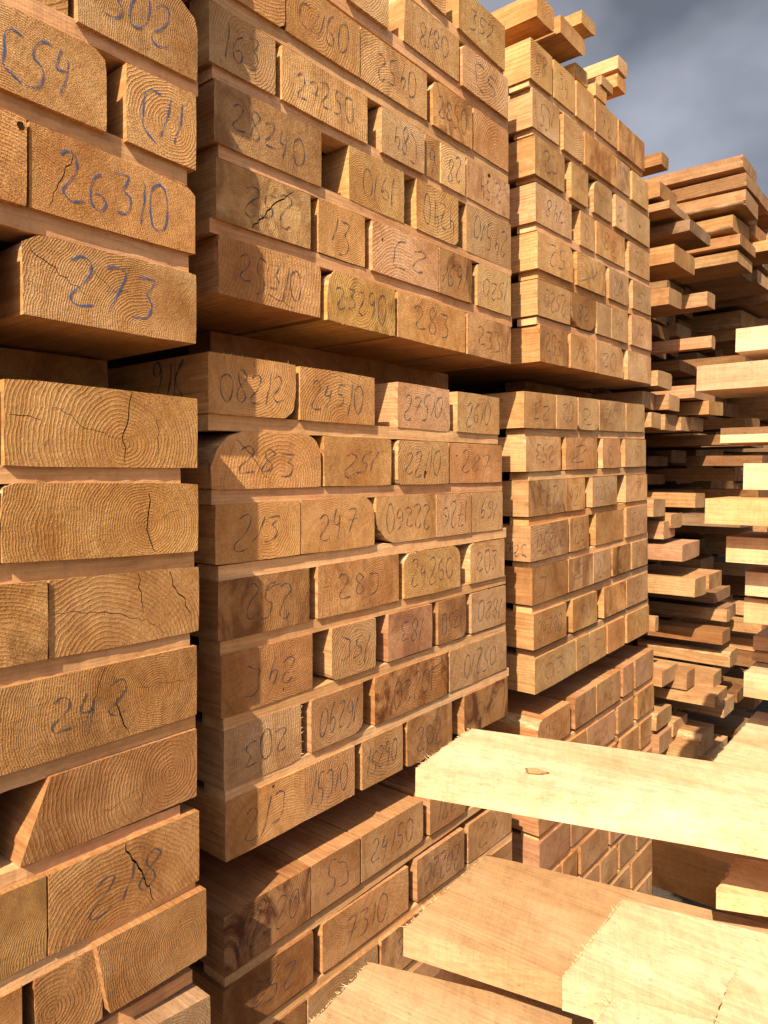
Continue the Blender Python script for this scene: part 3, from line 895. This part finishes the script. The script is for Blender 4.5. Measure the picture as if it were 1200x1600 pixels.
SPINE = {}
for st, bundle, ref, beams, yov, strip in ROWS:
    yd = yov or STACK[st][1]
    x0, t0, b0, x1, t1, b1 = ref
    r = random.Random(hash_ := sum(ord(c) * (i + 3) for i, c in enumerate(st + bundle)) * 7919)
    nvis = 0
    vis = [b for b in beams if b[1] > 12]
    for xl, xr, text, o in beams:
        y0 = yd + o.get('dy', 0) + r.uniform(-.0035, .0035)
        topy = lambda x: t0 + (t1 - t0) * (x - x0) / (x1 - x0)
        boty = lambda x: b0 + (b1 - b0) * (x - x0) / (x1 - x0)
        sl = o.get('slant', 0)
        q = []
        for (x, yy) in ((xl, topy(xl)), (xr, topy(xr)), (xr, boty(xr)), (xl + sl, boty(xl + sl))):
            p3 = on_y(x, yy, y0)
            q.append((p3.x, p3.z))
        wane = o.get('wane', '')
        ws = o.get('wsize', .3)
        cracks = list(o.get('cracks', []))
        knots = list(o.get('knots', []))
        if not cracks and (xr - xl) > 60 and r.random() < .55:
            a = r.uniform(.1, .9)
            cracks.append((r.uniform(.0007, .0013), [(a, 1.0 if r.random() < .5 else 0.0), (a + r.uniform(-.08, .08), r.uniform(.3, .7))]))
        cracks = [(w, [(min(.985, max(.015, u)), min(.975, max(.025, v))) for u, v in pts]) for w, pts in cracks]
        # cracks running into the corner that wane removes are shortened by the clamp above
        if wane:
            cracks = [(w, [(u, min(v, .86) if 't' in wane else v) for u, v in pts]) for w, pts in cracks]
        if o.get('chip') == 1:
            wane, ws = wane + 'tr', .22
        elif o.get('chip') == 2:
            knots.append((.5, .90, .006, 1.4))
        elif o.get('chip') == 3:
            wane, ws = wane + 'br', .18
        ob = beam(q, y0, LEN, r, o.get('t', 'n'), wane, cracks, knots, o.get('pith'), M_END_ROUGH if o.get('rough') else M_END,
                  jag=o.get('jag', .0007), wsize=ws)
        low_shade = {('M', 'bo'): .82, ('R', 'bo'): .80, ('R', 'lo'): .93, ('M', 'lo'): .95 if int(bundle[2:]) < 5 else .88}.get((st, bundle[:2]), 1.0)
        ob.color = (ob.color[0] * low_shade, ob.color[1] * low_shade * (1 + low_shade) / 2, ob.color[2] * low_shade * (1 + low_shade) / 2, ob.color[3])   # shade on the lower bundles put into their colour, darker and browner
        if 'stain' in o:
            ob.color[3] = 1 - o['stain']
        tone = TONES[o.get('t', 'n')][2]
        if text:
            quad3 = [Vector((p[0] - ob.location.x, 0, p[1] - ob.location.z)) for p in q]
            crayon(ob, text, quad3, Vector((0, -1, 0)), r, bool(o.get('rot')), o.get('sx', .76), o.get('sy', .56), o.get('shift', (0, 0)), blue=st == 'L' and bundle[:2] == 'up')
        if o.get('fr'):
            loc = ob.location
            P = [Vector((p[0] - loc.x, .001, p[1] - loc.z)) for p in q]
            if o['fr'] == 1:
                fringe(ob, P[3], P[2], Vector((0, -.2, -1)), r, 60, .004)
            elif o['fr'] in (2, 3):
                fringe(ob, P[0], P[1], Vector((0, -.6, 1 if o['fr'] == 2 else -.4)), r, 45, .006)
            elif o['fr'] == 4:
                fringe(ob, P[1], P[2], Vector((1, -.3, 0)), r, 45, .006)
        if xr > 12:
            nvis += 1
            pos = 'rightmost' if nvis == len(vis) and len(vis) > 1 else (NUM[nvis] if len(vis) > 1 else 'only')
        else:
            pos = 'cut off leftmost'
        desc = '%s beam%s, %s in ' % (tone, ' marked ' + text if text and len(text) > 1 and '/' not in text else '', pos)
        tag(ob, desc + rowphrase(st, bundle), 'beam', 'timber beams with their sawn ends facing the aisle')
    if strip:
        xa, ta, ba, xb, tb, bb, xend = strip
        rec = yd + {'L': .009, 'M': .005, 'R': .008}[st] + r.uniform(-.001, .002)
        pt = lambda x, f: on_y(x, f(x), rec)
        ft = lambda x: ta + (tb - ta) * (x - xa) / (xb - xa)
        fb = lambda x: ba + (bb - ba) * (x - xa) / (xb - xa)
        xs = xa - (60 if st == 'L' else 0)
        c = [on_y(xs, ft(xs), rec), on_y(xend, ft(xend), rec), on_y(xend, fb(xend), rec), on_y(xs, fb(xs), rec)]
        q = [(p3.x, p3.z) for p3 in c]
        tn = r.choice('fkkpnf')
        if (st, bundle) in (('M', 'up4'), ('R', 'lo6'), ('M', 'up2')):
            tn = 'v' if st == 'R' else 'k'
        if st == 'R' and bundle in ('up3', 'lo3'):
            tn = 'o'
        dep = .07
        me = bpy.data.meshes.new('spacer_strip')
        cx, cz = sum(p[0] for p in q) / 4, sum(p[1] for p in q) / 4
        vs, nseg = [], 24
        for k in range(nseg + 1):
            t = k / nseg
            tx = q[0][0] + (q[1][0] - q[0][0]) * t
            zt = q[0][1] + (q[1][1] - q[0][1]) * t + (r.gauss(0, .0004) if 0 < k < nseg else 0)
            zb = q[3][1] + (q[2][1] - q[3][1]) * t + (r.gauss(0, .0004) if 0 < k < nseg else 0)
            yj = r.gauss(0, .0004)
            for (yy, zz) in ((yj, zt), (yj, zb), (dep, zb), (dep, zt)):
                vs.append((tx - cx, yy, zz - cz))
        fs = []
        for k in range(nseg):
            a = 4 * k
            for i in range(4):
                j = (i + 1) % 4
                fs.append((a + i, a + j, a + 4 + j, a + 4 + i))
        fs += [(3, 2, 1, 0), tuple(4 * nseg + i for i in range(4))]
        me.from_pydata(vs, [], fs)
        me.update()
        bm = bmesh.new(); bm.from_mesh(me); bmesh.ops.recalc_face_normals(bm, faces=bm.faces); bm.to_mesh(me); bm.free()
        so = r.uniform(0, 9)
        grain(me, lambda c: (c.y + .06, c.x + so, c.z + .05))
        ob = link('spacer_strip', me, [M_STRIP])
        ob.location = (cx, rec, cz)
        t = TONES[tn]
        j = r.uniform(.85, 1.0)
        ob.color = (t[0][0] * j, t[0][1] * j, t[0][2] * j, .95 - r.uniform(0, .4))
        tag(ob, '%s spacer strip under %s' % (t[2], rowphrase(st, bundle)), 'spacer', 'spacer strips between the rows of beams')

# the nearest stack goes on upward and to the left beyond the picture; its mass keeps the light out of the gaps
r = random.Random(77)
zc = on_y(306, -30, DL).z
for k in range(4):
    for m, (xa, xb) in enumerate(((.02, .36), (.40, .765))):
        o = beam([(xa, zc + .125), (xb, zc + .125), (xb, zc), (xa, zc)], DL + r.uniform(-.004, .004), LEN, r, 'g')
        tag(o, '%s beam of row %s above the gap of the nearest stack' % (('golden, left', 'golden, right')[m], ('five', 'six', 'seven', 'eight')[k]), 'beam',
            'timber beams with their sawn ends facing the aisle')
    zc += .155
for st, bundle, ref, beams, yov, strip in ROWS:
    if st != 'L':
        continue
    x0, t0, b0, x1, t1, b1 = ref
    xe = min(b[0] for b in beams)
    f = lambda x, a, b: a + (b - a) * (x - x0) / (x1 - x0)
    pt, pb = on_y(150, f(150, t0, t1), DL), on_y(150, f(150, b0, b1), DL)
    xr_ = on_y(xe, 800, DL).x - .01
    o = beam([(-.75, pt.z - .001), (xr_, pt.z - .001), (xr_, pb.z + .001), (-.75, pb.z + .001)], DL + r.uniform(0, .01), LEN, r, 'g')
    tag(o, 'golden beam at the far left of %s' % rowphrase(st, bundle), 'beam', 'timber beams with their sawn ends facing the aisle')

# ---------------------------------------------------------------- bearers in the gaps between bundles


def box_obj(name, lo, hi, r, tone, label, cat, group, mat_side=None, along='y', parent=None, end=None):
    """a sawn piece as a box with slightly eased, wobbly edges"""
    q = [(lo[0], hi[2]), (hi[0], hi[2]), (hi[0], lo[2]), (lo[0], lo[2])]
    o = beam(q, lo[1], hi[1] - lo[1], r, tone, '', (), (), None, end or M_END, mat_side or M_SIDE, name)
    tag(o, label, cat, group)
    return o


def gap_z(px, py, y):
    return on_y(px, py, y).z


r = random.Random(5)
for st, (xa, xb), (ya, yb), y, lbl in (
        ('L', (-40, 168), (548, 600), 1.36, 'dark bearer across the gap in the nearest stack'),
        ('M', (330, 700), (585, 625), 1.44, 'dark bearer across the upper gap in the second stack'),
        ('R', (820, 985), (594, 640), 1.44, 'dark bearer across the upper gap in the third stack')):
    a, b = on_y(xa, 600, y), on_y(xb, 600, y)
    zt = {'L': on_y(306, 537, DL).z, 'M': on_y(560, 511, DM).z, 'R': on_y(900, 576, DM).z}[st] - .004
    zb = {'L': on_y(150, 607, DL).z, 'M': on_y(560, 586, DM).z, 'R': on_y(900, 621, DM).z}[st] + .002
    box_obj('bearer', (a.x, y, zb), (b.x, y + .09, zt), r, 'b', lbl, 'bearer', 'bearers between bundles', mat_side=M_SIDE)
for st, (xa, xb), y, zt, zb, lbl in (
        ('M', (360, 740), 1.50, on_y(560, 1222, DM).z - .010, on_y(560, 1312, DM).z + .004, 'shaded bearer under the middle bundle of the second stack'),
        ('R', (850, 960), 1.42, on_y(925, 1037, DM).z - .008, on_y(925, 1078, DM).z + .004, 'shaded bearer under the middle bundle of the third stack')):
    a, b = on_y(xa, 1000, y), on_y(xb, 1000, y)
    box_obj('bearer', (a.x, y, zb), (b.x, y + .09, zt), r, 'b', lbl, 'bearer', 'bearers between bundles')

# writing on the shaded side of the first beam under the gap, second stack
host = [o for o in COL.objects if o.get('label', '').startswith('orange beam marked 08212, first in row one')]
if host:
    h = host[0]
    xside = min(v.co.x for v in h.data.vertices) + h.location.x - 0.0005
    c = [on_x(222, 560, xside), on_x(312, 551, xside), on_x(316, 628, xside), on_x(222, 622, xside)]
    quad3 = [Vector((p3.x, p3.y, p3.z)) - h.location for p3 in c]
    crayon(h, '91K', quad3, Vector((-1, 0, 0)), random.Random(3), False, .85, .8, lw=.0024)
host = [o for o in COL.objects if o.get('label', '').endswith('first in row four below the upper gap of the third stack')]
if host:
    h = host[0]
    xside = min(v.co.x for v in h.data.vertices) + h.location.x - 0.0005
    c = [on_x(790, 838, xside), on_x(827, 838, xside), on_x(827, 880, xside), on_x(790, 878, xside)]
    quad3 = [Vector((p3.x, p3.y, p3.z)) - h.location for p3 in c]
    crayon(h, '72C', quad3, Vector((-1, 0, 0)), random.Random(4), False, .9, .5)

# ---------------------------------------------------------------- loose boards on top of and beyond the third stack


def jut(X, px, yt, yb, pxr, tone, label, r, back=1.33, wane='', name='loose_board', group='loose boards in the pile beyond the third stack', mat=None, depth_min=.25):
    """a board running away from us; (px, yt..yb) is its near left upright edge, pxr the right edge of its end"""
    a = on_x(px, yt, X)
    b = on_x(px, yb, X)
    y0 = a.y
    c = on_y(pxr, yt, y0)
    w = max(.03, c.x - X)
    q = [(X, a.z), (X + w, a.z + r.uniform(-.004, .004)), (X + w, b.z + r.uniform(-.004, .004)), (X, b.z)]
    ln = max(depth_min, back - y0)
    cr = [(.0016, [(r.uniform(.2, .8), .95), (r.uniform(.2, .8), .4)])] if r.random() < .3 and w > .08 else ()
    o = beam(q, y0, ln, r, tone, wane, cr, (), None, M_END, mat or M_SIDE, name, jag=.0012)
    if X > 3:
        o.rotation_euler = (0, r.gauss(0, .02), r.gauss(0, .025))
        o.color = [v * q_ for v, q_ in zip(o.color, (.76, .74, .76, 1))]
    tag(o, label, 'board', group)
    return o


r = random.Random(21)
TOP = 'loose boards on top of the third stack'
tops = [
    (2.10, 839, -14, 24, 866, 'o', 'thick board poking out at the picture top above the second stack', '', 2.2),
    (2.26, 876, 23, 50, 914, 'o', 'wide board jutting left over the third stack corner', 'br', 2.4),
    (2.42, 909, 15, 35, 931, 'g', 'rounded board behind the wide one, highest against the sky', 'trbr', 2.4),
    (2.42, 899, 97, 118, 918, 'g', 'short pale block on the third stack, left of the crossed pair', '', 2.2),
    (2.80, 966, 86, 106, 980, 'p', 'upper board of the crossed pair against the clouds', '', 2.6),
    (2.80, 965, 114, 134, 978, 'o', 'lower board of the crossed pair against the clouds', '', 2.6),
    (2.58, 931, 128, 148, 948, 'g', 'small block resting on the third stack below the crossed pair', '', 2.2),
    (2.62, 940, 117, 131, 958, 'n', 'greyish board end wedged behind the small block', '', 2.2),
]
for X, px, yt, yb, pxr, tn, lb, wn_, bk in tops:
    jut(X, px, yt, yb, pxr, tn, lb, r, back=bk, wane=wn_, group=TOP)

loose = [
    # X, px, top, bottom, right edge, tone, wane
    (3.28, 1034, 237, 256, 1045, 'g', ''), (3.95, 1165, 238, 253, 1176, 'n', ''), (3.90, 1164, 259, 278, 1172, 'g', ''),
    (3.90, 1161, 303, 320, 1168, 'p', ''), (3.88, 1167, 333, 350, 1173, 'o', ''), (3.90, 1158, 361, 378, 1163, 'p', ''), (3.85, 1150, 388, 405, 1157, 'g', 'tr'),
    (3.28, 1032, 283, 306, 1058, 'o', ''), (3.30, 1046, 312, 324, 1078, 'n', ''), (3.42, 1080, 343, 361, 1109, 'v', ''),
    (3.28, 1053, 380, 408, 1087, 'o', 'tr'), (3.28, 1046, 448, 474, 1065, 'n', ''), (3.60, 1106, 455, 477, 1117, 'n', ''),
    (3.90, 1140, 467, 488, 1165, 'g', ''), (3.75, 1122, 490, 510, 1141, 'n', ''), (3.60, 1112, 524, 542, 1118, 'k', 'trbr'),
    (3.80, 1140, 548, 567, 1149, 'r', ''),
    (3.28, 1029, 579, 603, 1049, 'n', 'tr'), (3.22, 1003, 611, 635, 1025, 'n', 'brbl'), (3.40, 1045, 616, 640, 1062, 'p', ''),
    (3.70, 1108, 625, 646, 1130, 'g', ''), (3.55, 1085, 601, 621, 1118, 'k', ''),
    (3.27, 1018, 644, 667, 1033, 'n', ''), (3.42, 1039, 647, 671, 1060, 'n', 'br'), (3.58, 1065, 651, 672, 1078, 'n', ''), (3.72, 1084, 652, 672, 1099, 'p', ''),
    (3.75, 1112, 740, 763, 1128, 'n', ''), (3.60, 1087, 771, 794, 1101, 'g', ''), (3.28, 1020, 781, 808, 1041, 'n', ''), (3.48, 1050, 804, 825, 1065, 'n', 'trbr'),
    (3.40, 1036, 815, 842, 1056, 'k', ''), (3.42, 1065, 852, 877, 1094, 'k', ''), (3.95, 1130, 826, 836, 1146, 'n', ''),
    (3.45, 1086, 906, 934, 1104, 'n', ''), (3.62, 1109, 898, 921, 1127, 'n', ''), (4.05, 1163, 888, 912, 1170, 'p', ''),
    (3.90, 1136, 954, 972, 1141, 'n', ''), (3.70, 1128, 988, 1008, 1142, 'b', ''), (3.75, 1141, 1020, 1043, 1152, 'n', 'tl'),
    (3.28, 1035, 1050, 1074, 1058, 'n', ''), (3.45, 1073, 1052, 1079, 1086, 'n', ''), (3.62, 1115, 1055, 1077, 1127, 'n', ''),
    (3.45, 1115, 1090, 1106, 1138, 'g', ''), (3.75, 1132, 1097, 1122, 1146, 'n', 'tl'), (3.28, 1026, 1118, 1143, 1049, 'n', 'tl'),
    (3.28, 1030, 1152, 1180, 1053, 'k', ''), (3.45, 1053, 1130, 1152, 1073, 'n', ''), (3.50, 1096, 1150, 1182, 1115, 'n', 'tl'),
    (3.42, 1083, 1172, 1192, 1096, 'n', ''), (3.65, 1110, 1178, 1198, 1135, 'n', ''), (3.24, 1024, 965, 987, 1029, 'n', ''),
    (4.55, 1191, 326, 344, 1201, 'g', ''), (4.55, 1195, 297, 309, 1204, 'n', ''), (4.60, 1194, 411, 427, 1203, 'o', ''), (4.60, 1195, 478, 494, 1205, 'n', ''),
    (4.6, 1230, 222, 240, 1245, 'n', ''), (4.7, 1225, 280, 296, 1240, 'p', ''), (4.5, 1168, 945, 962, 1176, 'n', ''), (4.1, 1150, 412, 428, 1158, 'b', ''), (3.95, 1130, 430, 446, 1140, 'b', ''),
    (4.1, 1160, 640, 662, 1172, 'n', ''), (4.2, 1172, 710, 730, 1182, 'n', ''), (3.9, 1150, 790, 806, 1160, 'b', ''), (4.3, 1190, 975, 992, 1200, 'n', ''),
    (4.4, 1200, 1000, 1020, 1212, 'n', ''),
]
loose = [b for b in loose if b[0] < 3.74 or b[2] > 930]
loose.sort(key=lambda b: (b[0] > 3.55) + (b[0] > 4.0) * 1)
COLN = {0: 'column right beside the third stack', 1: 'column one further from the third stack', 2: 'column at the right picture edge'}
cls = {0: [], 1: [], 2: []}
for b in loose:
    cls[(b[0] > 3.55) + (b[0] > 4.0)].append(b)
UNITS = ['', 'first', 'second', 'third', 'fourth', 'fifth', 'sixth', 'seventh', 'eighth', 'ninth']


def ordinal(k):
    if k <= 20:
        return NUM[k]
    return {2: 'twenty', 3: 'thirty', 4: 'forty'}[k // 10] + '-' + UNITS[k % 10] if k % 10 else {3: 'thirtieth', 4: 'fortieth'}[k // 10]


for c, lst in cls.items():
    lst.sort(key=lambda b: b[2])
    for k, (X, px, yt, yb, pxr, tn, wn_) in enumerate(lst):
        jut(X, px, yt, yb, pxr, tn, 'loose %s board end, %s from the top, %s' % (TONES[tn][2], ordinal(k + 1), COLN[c]), r, wane=wn_, back=1.40)

# the body of that pile, set back in the shade
r = random.Random(33)
cols = [(3.24, 3.50), (3.56, 3.86)]
for c, (xa, xb) in enumerate(cols):
    z = 1.48 - .02 * c
    k = 0
    while z > -2.2:
        th = r.choice([.05, .06, .075])
        k += 1
        y0 = 1.42 + r.uniform(0, .1)
        w0, w1 = xa + r.uniform(0, .03), xb - r.uniform(0, .05)
        q = [(w0, z), (w1, z), (w1, z - th), (w0, z - th)]
        tn = r.choice('bbnob')
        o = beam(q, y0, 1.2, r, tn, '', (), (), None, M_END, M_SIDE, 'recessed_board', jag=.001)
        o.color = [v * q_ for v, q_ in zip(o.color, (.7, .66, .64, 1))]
        tag(o, 'set back %s board in the shaded pile, %s from its top, %s column' % (TONES[tn][2], ordinal(k), NUM[c + 1]), 'board', 'set back boards of the shaded pile')
        z -= th + r.choice([.04, .055, .065])
# the tall pile of rough boards whose whole side faces us, beyond it
for c, (xa, wd) in enumerate(((3.92, .30), (4.26, .26), (4.58, .34), (4.98, .6), (5.7, .8), (6.6, 1.2), (7.9, 1.7))):
    z = on_x(1165, 238, 3.92).z + (.0, .012, .05, .08, .1, .1, .1)[c]
    k = 0
    while z > (-2.2, -2.2, -2.2, -2.2, -2.0, -1.6, -1.6)[c]:
        th = r.choice([.052, .056, .06, .07]) * (1 if c < 3 else 1.6)
        k += 1
        up = k < 7
        y0 = (on_x(1164 - (12 if k == 6 else 0), 300, 3.92).y if up else 1.02) + (r.choice([-.05, -.02, 0, .03, .07, .12]) + r.uniform(-.02, .02) if up else (r.uniform(-.10, .08) if r.random() < .28 else r.uniform(.24, .5))) + (0, -.02, .03, .1, .2, .2, .2)[c]
        tn = r.choice('gnvonb') if up else r.choice('nvbbb')
        q = [(xa + r.uniform(0, .03), z), (xa + wd, z + r.uniform(-.004, .004)), (xa + wd, z - th), (xa + r.uniform(0, .03), z - th)]
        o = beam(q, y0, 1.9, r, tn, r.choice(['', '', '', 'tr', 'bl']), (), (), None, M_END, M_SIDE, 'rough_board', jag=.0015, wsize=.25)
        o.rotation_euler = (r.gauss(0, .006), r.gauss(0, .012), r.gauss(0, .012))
        o.color = [v * q_ for v, q_ in zip(o.color, ((.76, .75, .78, 1) if up else (.54, .52, .52, 1)))]  # lower rows coloured darker to deepen the shade inside the pile
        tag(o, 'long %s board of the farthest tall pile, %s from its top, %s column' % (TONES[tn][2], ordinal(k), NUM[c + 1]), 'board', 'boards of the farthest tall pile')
        z -= th + (r.choice([.026, .032, .036]) if up else r.choice([.035, .045, .055]) if c < 3 else .014)

# ---------------------------------------------------------------- the opposite pile on the right: boards whose far ends reach into the aisle


def far_end(X, px, yt, yb, w, tone, label, r, near=-.9, name='stacked_board', fr=0):
    a = on_x(px, yt, X)
    b = on_x(px, yb, X)
    q = [(X, a.z), (X + w, a.z), (X + w, b.z), (X, b.z)]
    o = beam(q, near, a.y - near, r, tone, '', (), (), None, M_END, M_PLANK, name, jag=.0006)
    tag(o, label, 'board', 'sunlit boards of the opposite pile')
    return o


r = random.Random(44)
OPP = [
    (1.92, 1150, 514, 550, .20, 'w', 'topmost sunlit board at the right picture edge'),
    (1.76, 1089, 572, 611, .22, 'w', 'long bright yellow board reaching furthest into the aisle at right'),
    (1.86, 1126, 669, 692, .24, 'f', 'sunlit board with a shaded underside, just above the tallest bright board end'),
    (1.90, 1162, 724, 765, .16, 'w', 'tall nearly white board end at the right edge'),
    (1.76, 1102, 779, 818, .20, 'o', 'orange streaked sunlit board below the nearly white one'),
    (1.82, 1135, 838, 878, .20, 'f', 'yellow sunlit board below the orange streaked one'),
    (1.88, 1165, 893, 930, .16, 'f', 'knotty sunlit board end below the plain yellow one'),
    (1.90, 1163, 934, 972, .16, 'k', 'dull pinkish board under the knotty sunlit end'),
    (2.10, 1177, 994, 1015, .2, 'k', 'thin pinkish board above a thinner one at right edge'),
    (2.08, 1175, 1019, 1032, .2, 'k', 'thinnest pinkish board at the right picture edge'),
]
for a in OPP:
    far_end(*a, r)


def top_board(P1, P2, Pd, z, th, tone, label, r, length=2.0, mat=None, fr=True, name='sunlit_board', knots=(), nfr=90, group='sunlit boards of the opposite pile'):
    """P1 near corner, P2 far corner of the end that points at the stacks, Pd a photo point on the near long edge"""
    a, b, d = on_z(*P1, z), on_z(*P2, z), on_z(*Pd, z)
    dr = (d - a); dr.z = 0; dr.normalize()
    wv = b - a
    sub_w, sub_l = 10, 26
    vs, fs, mt = [], [], []
    org = a.copy()
    jj, acc = [], 0
    for _ in range(sub_w * 6 + 1):
        acc = acc * .90 + r.gauss(0, .0007)
        jj.append(acc + (r.uniform(.002, .006) if r.random() < .03 else 0) + r.gauss(0, .0003))
    W = sub_w * 6

    def P(i, s, zz):
        p = wv * (i / W) + dr * s
        return (p.x, p.y, zz)
    # rows across the width at a few distances from the end
    dist = [0, .004, .02] + [length * k / sub_l for k in range(1, sub_l + 1)]
    nz = len(dist)
    for li, s in enumerate(dist):
        for i in range(W + 1):
            e = jj[i] * (1 if li == 0 else .0)
            vs.append(P(i, s + e, -.0008 if li == 0 else 0))
    nT = len(vs)
    for li, s in enumerate(dist):
        for i in range(W + 1):
            e = jj[i] * (1 if li == 0 else .0)
            vs.append(P(i, s + e * .6, -th))
    st = W + 1
    flip = wv.cross(dr).z < 0
    for li in range(nz - 1):
        for i in range(W):
            a0 = li * st + i
            f = (a0, a0 + 1, a0 + 1 + st, a0 + st)
            fs.append(f if not flip else f[::-1]); mt.append(1)
            g0 = tuple(nT + v for v in f)
            fs.append(g0[::-1] if not flip else g0); mt.append(1)
        for i in (0, W):
            a0 = li * st + i
            fs.append((a0, a0 + st, nT + a0 + st, nT + a0)); mt.append(1)
    for li, m in ((0, 0), (nz - 1, 0)):
        for i in range(W):
            a0 = li * st + i
            fs.append((a0, a0 + 1, nT + a0 + 1, nT + a0)); mt.append(m)
    me = bpy.data.meshes.new(name)
    me.from_pydata(vs, [], fs)
    me.polygons.foreach_set('material_index', mt)
    bm = bmesh.new(); bm.from_mesh(me); bmesh.ops.recalc_face_normals(bm, faces=bm.faces); bm.to_mesh(me); bm.free()
    pxo, pzo, yo = r.uniform(-.05, wv.length + .05), r.uniform(-.16, -.06), r.uniform(0, 20)
    wn_u = wv.normalized()
    grain(me, lambda c: (c.dot(wn_u) - pxo, c.dot(dr) + yo, c.z - pzo))
    o = link(name, me, [M_END, mat or M_PLANK])
    o.location = org
    t = TONES[tone]
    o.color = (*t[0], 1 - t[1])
    tag(o, label, 'board', group)
    if fr:
        fringe(o, Vector((0, 0, -.001)), Vector(wv) + Vector((0, 0, -.001)), -dr + Vector((0, 0, .25)), r, nfr, .009)
    return o


r = random.Random(55)
zz2 = -.785
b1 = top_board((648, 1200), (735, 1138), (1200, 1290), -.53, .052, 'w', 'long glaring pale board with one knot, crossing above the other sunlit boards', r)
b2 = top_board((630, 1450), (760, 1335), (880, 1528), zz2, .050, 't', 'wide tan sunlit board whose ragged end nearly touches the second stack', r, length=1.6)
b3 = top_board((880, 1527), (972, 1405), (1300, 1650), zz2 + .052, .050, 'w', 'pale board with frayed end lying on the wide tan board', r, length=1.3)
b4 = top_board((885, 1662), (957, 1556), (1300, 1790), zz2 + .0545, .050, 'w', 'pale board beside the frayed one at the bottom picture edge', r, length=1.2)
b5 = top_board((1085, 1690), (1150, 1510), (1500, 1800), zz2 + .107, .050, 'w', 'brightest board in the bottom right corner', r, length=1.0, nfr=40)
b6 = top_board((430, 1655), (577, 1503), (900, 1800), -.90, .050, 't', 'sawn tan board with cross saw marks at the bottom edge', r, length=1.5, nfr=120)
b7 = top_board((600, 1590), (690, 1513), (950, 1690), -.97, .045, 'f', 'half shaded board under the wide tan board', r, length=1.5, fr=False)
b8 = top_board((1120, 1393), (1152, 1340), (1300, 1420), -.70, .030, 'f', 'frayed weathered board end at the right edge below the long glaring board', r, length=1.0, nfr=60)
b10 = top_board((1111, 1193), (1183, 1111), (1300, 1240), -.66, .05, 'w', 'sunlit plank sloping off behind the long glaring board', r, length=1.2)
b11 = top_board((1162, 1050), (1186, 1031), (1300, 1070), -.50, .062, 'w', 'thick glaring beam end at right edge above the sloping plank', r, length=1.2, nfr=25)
X9 = 1.62
a = on_x(1020, 1310, X9); b = on_x(1020, 1384, X9)
o = beam([(X9, a.z), (X9 + .12, a.z), (X9 + .12, b.z), (X9, b.z)], -.6, a.y + .6, r, 'b', '', (), (), None, M_END, M_PLANK, 'stacked_board')
tag(o, 'brown shaded beam side under the long glaring board', 'beam', 'sunlit boards of the opposite pile')

# knot in the long board
kc = on_z(837, 1206, -.53)
me = bpy.data.meshes.new('knot')
vs, fs = [], []
m = 16
d1 = (on_z(860, 1210, -.53) - kc); d1.z = 0; d1.normalize()
d2 = Vector((-d1.y, d1.x, 0))
for ring, (ra, zz_) in enumerate(((1.0, .0006), (.78, .0014), (.45, .0016), (0.0, .0012))):
    if ra == 0:
        vs.append((0, 0, zz_))
        continue
    for k in range(m):
        t = 2 * math.pi * k / m
        wb = 1 + .16 * math.sin(3 * t + 1) + .09 * math.sin(5 * t)
        p3 = d1 * math.cos(t) * .021 * ra * wb + d2 * math.sin(t) * .014 * ra * wb
        vs.append((p3.x, p3.y, zz_))
mi = []
for ring in range(2):
    for k in range(m):
        fs.append((ring * m + k, ring * m + (k + 1) % m, (ring + 1) * m + (k + 1) % m, (ring + 1) * m + k)); mi.append(0 if ring == 0 else 1)
for k in range(m):
    fs.append((2 * m + k, 2 * m + (k + 1) % m, 3 * m)); mi.append(1)
me.from_pydata(vs, [], fs)
me.polygons.foreach_set('material_index', mi)
grain(me, lambda c: (c.x, c.y * .1, c.y))
ko = link('knot', me, [M_CRACK, M_END], b1)
ko.location = kc - b1.location

# ---------------------------------------------------------------- ground
me = bpy.data.meshes.new('ground')
S = 80
me.from_pydata([(-S, -S, 0), (S, -S, 0), (S, S, 0), (-S, S, 0)], [], [(0, 1, 2, 3)])
gr = link('ground', me, [M_DIRT])
gr.location = (0, 0, -2.35)
gr['kind'] = 'structure'
